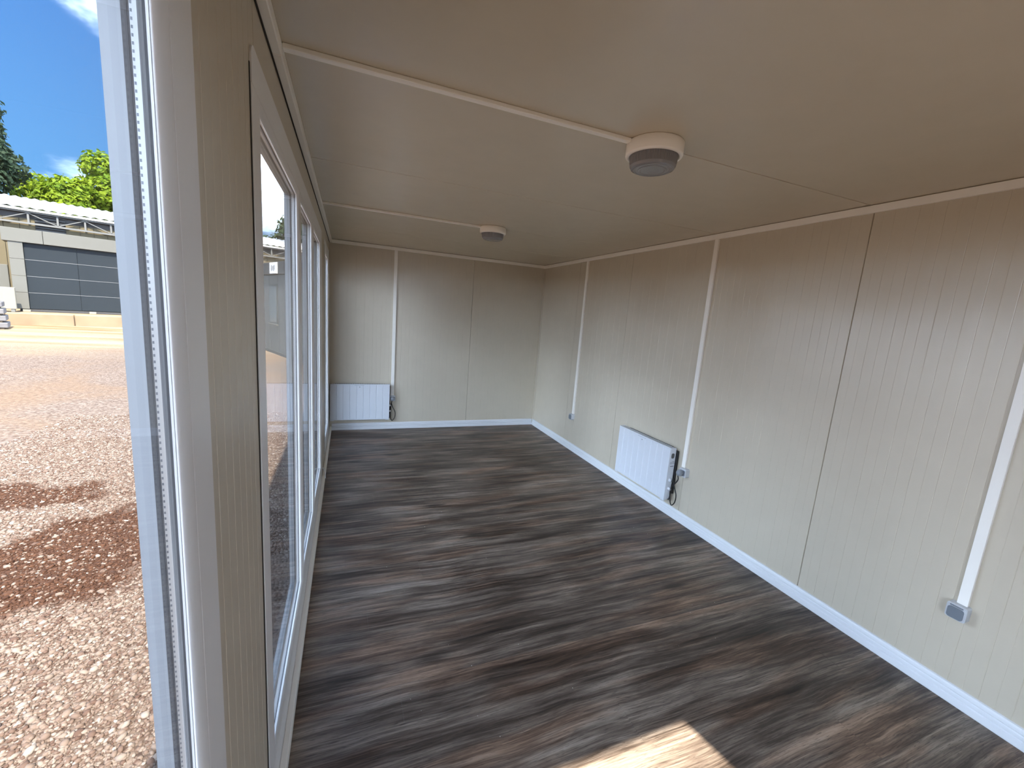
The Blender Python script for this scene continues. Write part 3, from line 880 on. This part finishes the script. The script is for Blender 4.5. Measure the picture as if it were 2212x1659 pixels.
# ------------------------------------------------------------------ yard: pebbles near the cabin
def pebbles():
    ico_v = []
    ph = (1 + 5 ** 0.5) / 2
    for a, b in ((-1, ph), (1, ph), (-1, -ph), (1, -ph)):
        ico_v += [(a, b, 0), (0, a, b), (b, 0, a)]
    V = np.array(ico_v, float); V /= np.linalg.norm(V[0])
    # faces of the icosahedron by nearest neighbours
    F = []
    d = np.linalg.norm(V[:, None] - V[None], axis=2); e = d[d > 0.1].min() * 1.05
    for i in range(12):
        for j in range(i + 1, 12):
            for k in range(j + 1, 12):
                if d[i, j] < e and d[j, k] < e and d[i, k] < e:
                    n = np.cross(V[j] - V[i], V[k] - V[i])
                    F.append((i, j, k) if n @ V[i] > 0 else (i, k, j))
    F = np.array(F)
    pts = []
    tgt = 66000
    while len(pts) < tgt:
        x = rng.uniform(-3.6, -0.1, 20000); y = rng.uniform(1.2, 8.0, 20000)
        # only where the windows show the ground
        az = np.degrees(np.arctan2(x - 0.224, y))
        ok = ((az < -19.0) & (az > -34) ) | ((az < -4.5) & (az > -14) & (y > 3.4))
        keep = rng.random(20000) < np.clip(1.25 - y / 9.5, 0.15, 1.0)
        for q in np.stack([x, y], 1)[ok & keep]: pts.append(q)
    pts = np.array(pts[:tgt]); n = len(pts)
    s = rng.lognormal(math.log(0.0070), 0.38, n).clip(0.004, 0.019)
    sc = np.stack([s * rng.uniform(0.9, 1.5, n), s * rng.uniform(0.7, 1.1, n), s * rng.uniform(0.45, 0.8, n)], 1)
    R = rng.normal(size=(n, 3, 3)); R, _ = np.linalg.qr(R)
    a = rng.uniform(0, 2 * PI, n)
    ca, sa = np.cos(a), np.sin(a)
    vv = V[None] * (1 + rng.uniform(-0.18, 0.18, (n, 12, 1))) * sc[:, None, :]
    tilt = rng.uniform(-0.5, 0.5, n)
    x = vv[:, :, 0] * ca[:, None] - vv[:, :, 1] * sa[:, None]
    y = vv[:, :, 0] * sa[:, None] + vv[:, :, 1] * ca[:, None]
    z = vv[:, :, 2] + np.sin(tilt)[:, None] * vv[:, :, 0] * 0.6
    z = z + (GZ + sc[:, 2] * 0.45)[:, None]
    allv = np.stack([x + pts[:, :1], y + pts[:, 1:], z], 2).reshape(-1, 3)
    allf = (F[None] + (np.arange(n) * 12)[:, None, None]).reshape(-1, 3)
    me = bpy.data.meshes.new('gravel')
    me.vertices.add(len(allv)); me.vertices.foreach_set('co', allv.ravel())
    me.loops.add(len(allf) * 3); me.loops.foreach_set('vertex_index', allf.ravel().astype(np.int32))
    me.polygons.add(len(allf)); me.polygons.foreach_set('loop_start', np.arange(0, len(allf) * 3, 3, dtype=np.int32))
    me.polygons.foreach_set('loop_total', np.full(len(allf), 3, np.int32))
    me.update(calc_edges=True); me.validate()
    me.materials.append(mat['pebble'])
    o = bpy.data.objects.new('gravel', me); col.objects.link(o)
    tag(o, 'loose pale and rust coloured gravel lying outside the windows', 'gravel', kind='stuff')
pebbles()

# ------------------------------------------------------------------ yard: buildings
AZ = math.radians(-24.8)
FX, FY = math.sin(AZ), math.cos(AZ)            # away from the cabin
EX, EY = math.cos(AZ), -math.sin(AZ)           # to the right
ROT = math.atan2(EY, EX)
def yard(d, s): return (0.224 + FX * d + EX * s, FY * d + EY * s)
def yard_empty(name, d, s, z):
    x, y = yard(d, s); return empty(name, (x, y, z), ROT)      # local x = right, y = away

# raised loading kerb
k = yard_empty('loading_kerb', 27.3, 0, GZ)
tag(k, 'low pale concrete loading kerb in front of the grey stand', 'kerb')
for i in range(-10, 14):
    MB().box(i * 2.0 + 0.01, i * 2.0 + 1.99, 0.0, 0.45, -0.05, 0.50, 0.03).build('kerb_stone', 'concrete', k, False)
MB().box(-20.0, 28.0, 0.44, 10.0, -0.05, 0.485).build('platform', 'concrete', k, False)

# grey exhibition stand / kiosk
ks = yard_empty('grey_kiosk', 29.0, 0, 0.235); tag(ks, 'slate grey panelled kiosk with a light grey portal frame', 'kiosk')
z0, z1, zl = 0.125, 3.03, 3.60
s0, s1 = -1.36, 5.2
cols, rows = 4, 4
pw, phh = (s1 - s0) / cols, (z1 - z0) / rows
MB().box(s0, s1, 0.08, 1.7, z0, z1).build('core', 'kioskjoint', ks, False)
pm = MB().box(0.006, pw - 0.006, 0.0, 0.10, 0.010, phh - 0.010, 0.004).mesh('wall_panel', 'kiosk')
for i in range(cols):
    for j in range(rows):
        link_mesh('wall_panel', pm, ks, (s0 + i * pw, 0, z0 + j * phh))
hh = (z1 - z0) / 4
for j in range(1, rows):
    MB().box(s0, s1, -0.006, 0.02, z0 + j * phh - 0.010, z0 + j * phh + 0.010).build('joint_strip', 'kioskjoint', ks, False)
for j in range(4):
    MB().box(s0 - 0.43, s0 - 0.005, -0.10, 0.4, z0 + j * hh + 0.006, z0 + (j + 1) * hh - 0.006, 0.004).build('post_panel', 'kioskframe', ks, False)
xs = [s0 - 0.60, s0 + 0.62, s0 + 3.6, s1 + 0.5]
for a, b in zip(xs[:-1], xs[1:]):
    MB().box(a + 0.006, b - 0.006, -0.14, 1.2, z1 + 0.002, zl, 0.01).build('lintel_panel', 'kioskframe', ks, False)
MB().box(s0 - 0.3, s1 + 0.3, 0.0, 1.6, 0.015, 0.11).build('base_beam', 'dark', ks, False)
for q in (s0 - 0.1, s0 + 2.0, s0 + 4.2, s1): MB().box(q - 0.12, q + 0.12, -0.15, 0.3, 0.0, 0.10, 0.01).build('base_block', 'cream', ks, False)

# long shed with a white roof
sh = yard_empty('storage_shed', 31.2, 0, 0.235); tag(sh, 'long cream storage shed with a white roof on lattice girders', 'shed')
b = MB(); ns = 440; sL, sR = -16.0, 28.0
vs = []; fs = []
for i in range(ns + 1):
    s = sL + (sR - sL) * i / ns
    zz_ = 0.035 * math.cos(2 * PI * s / 0.36)
    vs += [(s, -0.12, 4.80 + zz_), (s, 5.85, 5.92 + zz_), (s, 5.85, 5.88 + zz_), (s, -0.12, 4.75 + zz_)]
for i in range(ns):
    a = i * 4; c = a + 4
    fs += [(a, c, c + 1, a + 1), (a + 3, a + 2, c + 2, c + 3), (a, a + 3, c + 3, c), (a + 1, c + 1, c + 2, a + 2)]
b.add(vs, fs, True).build('roof_sheet', 'roof', sh, False)
MB().box(sL, sR, -0.13, -0.07, 4.62, 4.72).build('eaves_flashing', 'roof', sh, False)
MB().box(sL, sR, -0.05, 0.05, 4.55, 4.62).build('top_chord', 'steel', sh, False)
MB().box(sL, sR, -0.05, 0.05, 4.02, 4.10).build('bottom_chord', 'steel', sh, False)
wp = 0.95
vm = MB().box(-0.035, 0.035, -0.03, 0.03, 4.08, 4.56).mesh('girder_post', 'steel')
dm1 = MB().prism([(-0.045, -0.03), (0.045, -0.03), (0.045, 0.03), (-0.045, 0.03)], lambda p, q, t: (t * wp + p, q, 4.10 + t * 0.44), 0, 1).mesh('girder_brace', 'steel')
dm2 = MB().prism([(-0.045, -0.03), (0.045, -0.03), (0.045, 0.03), (-0.045, 0.03)], lambda p, q, t: ((1 - t) * wp + p, q, 4.10 + t * 0.44), 0, 1).mesh('girder_brace', 'steel')
i = 0; s = -5.0
while s < 16.0:
    link_mesh('girder_post', vm, sh, (s, 0, 0)); link_mesh('girder_brace', dm1 if i % 2 else dm2, sh, (s, 0, 0))
    s += wp; i += 1
# cladding boards of the wall behind
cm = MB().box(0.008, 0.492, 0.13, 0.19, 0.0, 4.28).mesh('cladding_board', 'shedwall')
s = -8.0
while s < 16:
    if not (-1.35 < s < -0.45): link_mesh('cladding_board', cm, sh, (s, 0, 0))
    s += 0.5
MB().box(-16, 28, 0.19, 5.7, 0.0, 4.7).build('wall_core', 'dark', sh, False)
for q in range(9): MB().box(-1.0, 0.0, 0.09, 0.15, 3.35 + q * 0.14, 3.42 + q * 0.14).build('louvre', 'contdark', sh, False)
MB().box(-4.6, -2.02, 0.08, 0.16, 0.0, 2.05, 0.01).build('shed_door', 'kioskframe', sh, False)
for q in (-6.0, 4.6, 12.0): MB().box(q - 0.08, q + 0.08, -0.08, 0.08, 0.0, 4.05).build('column', 'steel', sh, False)

# cream board box beside the kiosk
cbx = yard_empty('cream_box', 28.1, -2.55, 0.235); tag(cbx, 'cream board box standing at the foot of the kiosk post', 'box')
MB().box(-0.85, 0.85, 0.0, 0.35, 0.13, 1.05, 0.015).build('body', 'cream', cbx, False)
for q in (-0.75, 0.68): MB().box(q, q + 0.12, 0.02, 0.33, 0.0, 0.13, 0.01).build('foot', 'steel', cbx, False)

# stack of slabs with a white sack on top
names = ['lowest grey concrete slab of the stack at the yard edge', 'second grey concrete slab up in the yard stack', 'third grey concrete slab up in the yard stack', 'topmost grey concrete slab of the stack under the white sack']
for j in range(4):
    st = yard_empty('concrete_slab', 24.7 + 0.02 * (j % 2), -2.36 - 0.03 * j, GZ + 0.258 * j); tag(st, names[j], 'slab', 'stacked concrete slabs in the yard')
    MB().box(-0.6, 0.6, 0.0, 1.0, 0.060, 0.256, 0.02).build('slab', 'slab', st, False)
    for q in (-0.5, -0.05, 0.4): MB().box(q, q + 0.1, 0.04, 0.96, 0.0, 0.060, 0.005).build('batten', 'bark', st, False)
sk = MB(); n, mrow = 20, 9
vs = []; fs = []
sx, sy = yard(25.2, -2.42)
for i in range(n):
    a = 2 * PI * i / n
    for j in range(mrow):
        t = PI * j / (mrow - 1) - PI / 2
        r = math.cos(t) ** 0.6; q = 1 + 0.16 * mnoise.noise((math.cos(a) * 2, math.sin(a) * 2, t * 2))
        vs.append((sx + 0.50 * r * q * math.cos(a), sy + 0.40 * r * q * math.sin(a), GZ + 1.036 + 0.22 + 0.22 * (math.sin(t)) * (1.0 if t < 0 else q)))
for i in range(n):
    k2 = (i + 1) % n
    for j in range(mrow - 1): fs.append((i * mrow + j, k2 * mrow + j, k2 * mrow + j + 1, i * mrow + j + 1))
o = sk.add(vs, fs, True).build('white_sack', 'sack'); tag(o, 'white plastic sack lying on top of the slab stack', 'sack')

# neighbouring grey cabin seen through the long window
ang = math.atan2(-0.91, 0.41)
gc = empty('grey_cabin', (-2.85, 18.2, GZ), ang); tag(gc, 'grey portable cabin in shade seen through the long window', 'cabin')
# local x runs along its front towards us, y is away (behind the front)
MB().box(0.0, 6.0, 0.05, 2.4, 0.08, 3.02).build('body', 'cont', gc, False)
q = 0.0
for wd in (1.15, 0.95, 0.95, 0.95, 1.0, 1.0):
    MB().box(q + 0.01, q + wd - 0.01, 0.0, 0.06, 0.10, 2.70, 0.004).build('wall_panel', 'cont', gc, False); q += wd
MB().box(-0.05, 6.05, -0.06, 2.45, 2.72, 3.12, 0.01).build('fascia', 'contdark', gc, False)
MB().box(-0.03, 6.03, -0.03, 2.43, 0.0, 0.10).build('base_frame', 'contdark', gc, False)
for a in (1.25, 3.3):
    f = MB().box(a, a + 0.85, -0.03, 0.05, 1.05, 2.40, 0.01).build('window_frame', 'contdark', gc, False)
    MB().box(a + 0.07, a + 0.78, -0.036, 0.0, 1.12, 2.33).build('pane', 'contglass', f, False)
    MB().box(a - 0.04, a + 0.89, -0.08, 0.0, 1.0, 1.05, 0.005).build('window_sill', 'kioskframe', gc, False)
sgn = MB().box(1.62, 2.35, -0.10, -0.065, 2.74, 3.10, 0.005).build('sign', 'sign', gc, False)
sm_ = MB()
for (a, bq, c, dq) in ((1.80, 1.86, 2.82, 3.02), (1.92, 1.97, 2.84, 2.98), (2.02, 2.07, 2.82, 3.00), (2.12, 2.17, 2.86, 3.02)):
    sm_.box(a, bq, -0.102, -0.099, c, dq)
sm_.build('mark', 'contdark', sgn, False)

# ------------------------------------------------------------------ trees behind the shed
def tree(name, label, d, s, base_z, blobs, m, nleaf, size, trunk):
    x0, y0 = yard(d, s)
    t = empty(name, (x0, y0, base_z)); tag(t, label, 'tree', 'trees behind the shed')
    r = np.random.default_rng(abs(hash(label)) % 1000 if False else int(sum(map(ord, label))))
    vol = np.array([b[3] * b[4] for b in blobs]); vol /= vol.sum()
    V = []; 
    for (bx, by, bz, br, bh), fr in zip(blobs, vol):
        n = int(nleaf * fr)
        v = r.normal(size=(n, 3)); v /= np.linalg.norm(v, axis=1)[:, None]
        rad = r.uniform(0.72, 1.0, n) ** 0.7
        # lumpy surface: sub-clumps
        lump = np.array([mnoise.noise(Vector((q[0] * 3.1 + bx, q[1] * 3.1 + by, q[2] * 3.1 + bz))) for q in v])
        rad = rad * (1 + 0.34 * lump)
        c = np.stack([bx + v[:, 0] * br * rad, by + v[:, 1] * br * rad, bz + v[:, 2] * bh * rad], 1)
        nrm = v + r.normal(size=(n, 3)) * 0.55 + np.array([0, 0, 0.5]); nrm /= np.linalg.norm(nrm, axis=1)[:, None]
        a = np.cross(nrm, r.normal(size=(n, 3))); a /= np.linalg.norm(a, axis=1)[:, None]
        b_ = np.cross(nrm, a)
        sz = size * r.uniform(0.55, 1.25, n)[:, None]
        droop = np.array([0, 0, -0.25]) * sz
        V.append(np.stack([c - a * sz, c + b_ * sz * 0.55, c + a * sz + droop, c - b_ * sz * 0.55], 1))
    V = np.concatenate(V).reshape(-1, 3); nq = len(V) // 4
    me = bpy.data.meshes.new('foliage')
    me.from_pydata(V.tolist(), [], np.arange(nq * 4).reshape(-1, 4).tolist()); me.materials.append(mat[m])
    fo = link_mesh('foliage', me, t, (0, 0, 0)); fo['kind'] = 'stuff'
    tb_ = MB(); h = max(b[2] for b in blobs)
    tb_.tube([(0, 0, -0.1), (0.1, 0.05, h * 0.3), (-0.05, 0.1, h * 0.6), (0, 0, h * 0.95)], [trunk, trunk * 0.8, trunk * 0.55, trunk * 0.2], 8)
    tb_.build('trunk', 'bark', t, False)
    for bq in blobs[:7]:
        tb2 = MB(); tb2.tube([(0, 0.05, h * 0.35), (bq[0] * 0.5, bq[1] * 0.5, (h * 0.35 + bq[2]) * 0.5), (bq[0], bq[1], bq[2])], [trunk * 0.4, trunk * 0.3, trunk * 0.1], 6)
        tb2.build('branch', 'bark', t, False)
    return t
def lumps(seed, n, rx, z0, z1, r0, r1):
    r = random.Random(seed); out = []
    for i in range(n):
        z = r.uniform(z0, z1); a = r.uniform(0, 2 * PI); q = rx * math.sqrt(r.random()) * (1 - 0.45 * (z - z0) / (z1 - z0))
        rr = r.uniform(r0, r1)
        out.append((q * math.cos(a), q * math.sin(a), z, rr, rr * 0.8))
    return out
tree('leafy_tree', 'bright green tree with a low rounded crown behind the roof', 46, -0.5, GZ, lumps(3, 22, 2.7, 4.6, 8.6, 1.0, 1.6), 'leaf_light', 15000, 0.19, 0.22)
tree('leafy_tree', 'bright green tree rising highest beside the window frame', 47, 3.4, GZ, lumps(5, 26, 2.8, 4.8, 11.0, 1.1, 1.7), 'leaf_light', 17000, 0.19, 0.24)
tree('leafy_tree', 'bright green tree low at the left behind the roof', 45, -4.0, GZ, lumps(8, 16, 2.3, 4.4, 7.4, 1.0, 1.5), 'leaf_light', 10000, 0.19, 0.2)
tree('tall_tree', 'tall dark green tree with loose drooping boughs at the left edge', 42, -3.75, GZ, lumps(12, 30, 2.0, 6.0, 12.6, 0.7, 1.15), 'leaf_dark', 15000, 0.17, 0.3)
tree('leafy_tree', 'grey-green tree above the roof seen through the long window', 44, 15.3, GZ, lumps(21, 18, 2.5, 4.0, 9.2, 1.1, 1.8), 'leaf_mid', 11000, 0.2, 0.25)
tree('leafy_tree', 'grey-green tree behind the neighbouring cabin', 45, 20.5, GZ, lumps(26, 14, 2.6, 4.0, 8.6, 1.1, 1.8), 'leaf_mid', 8000, 0.2, 0.25)
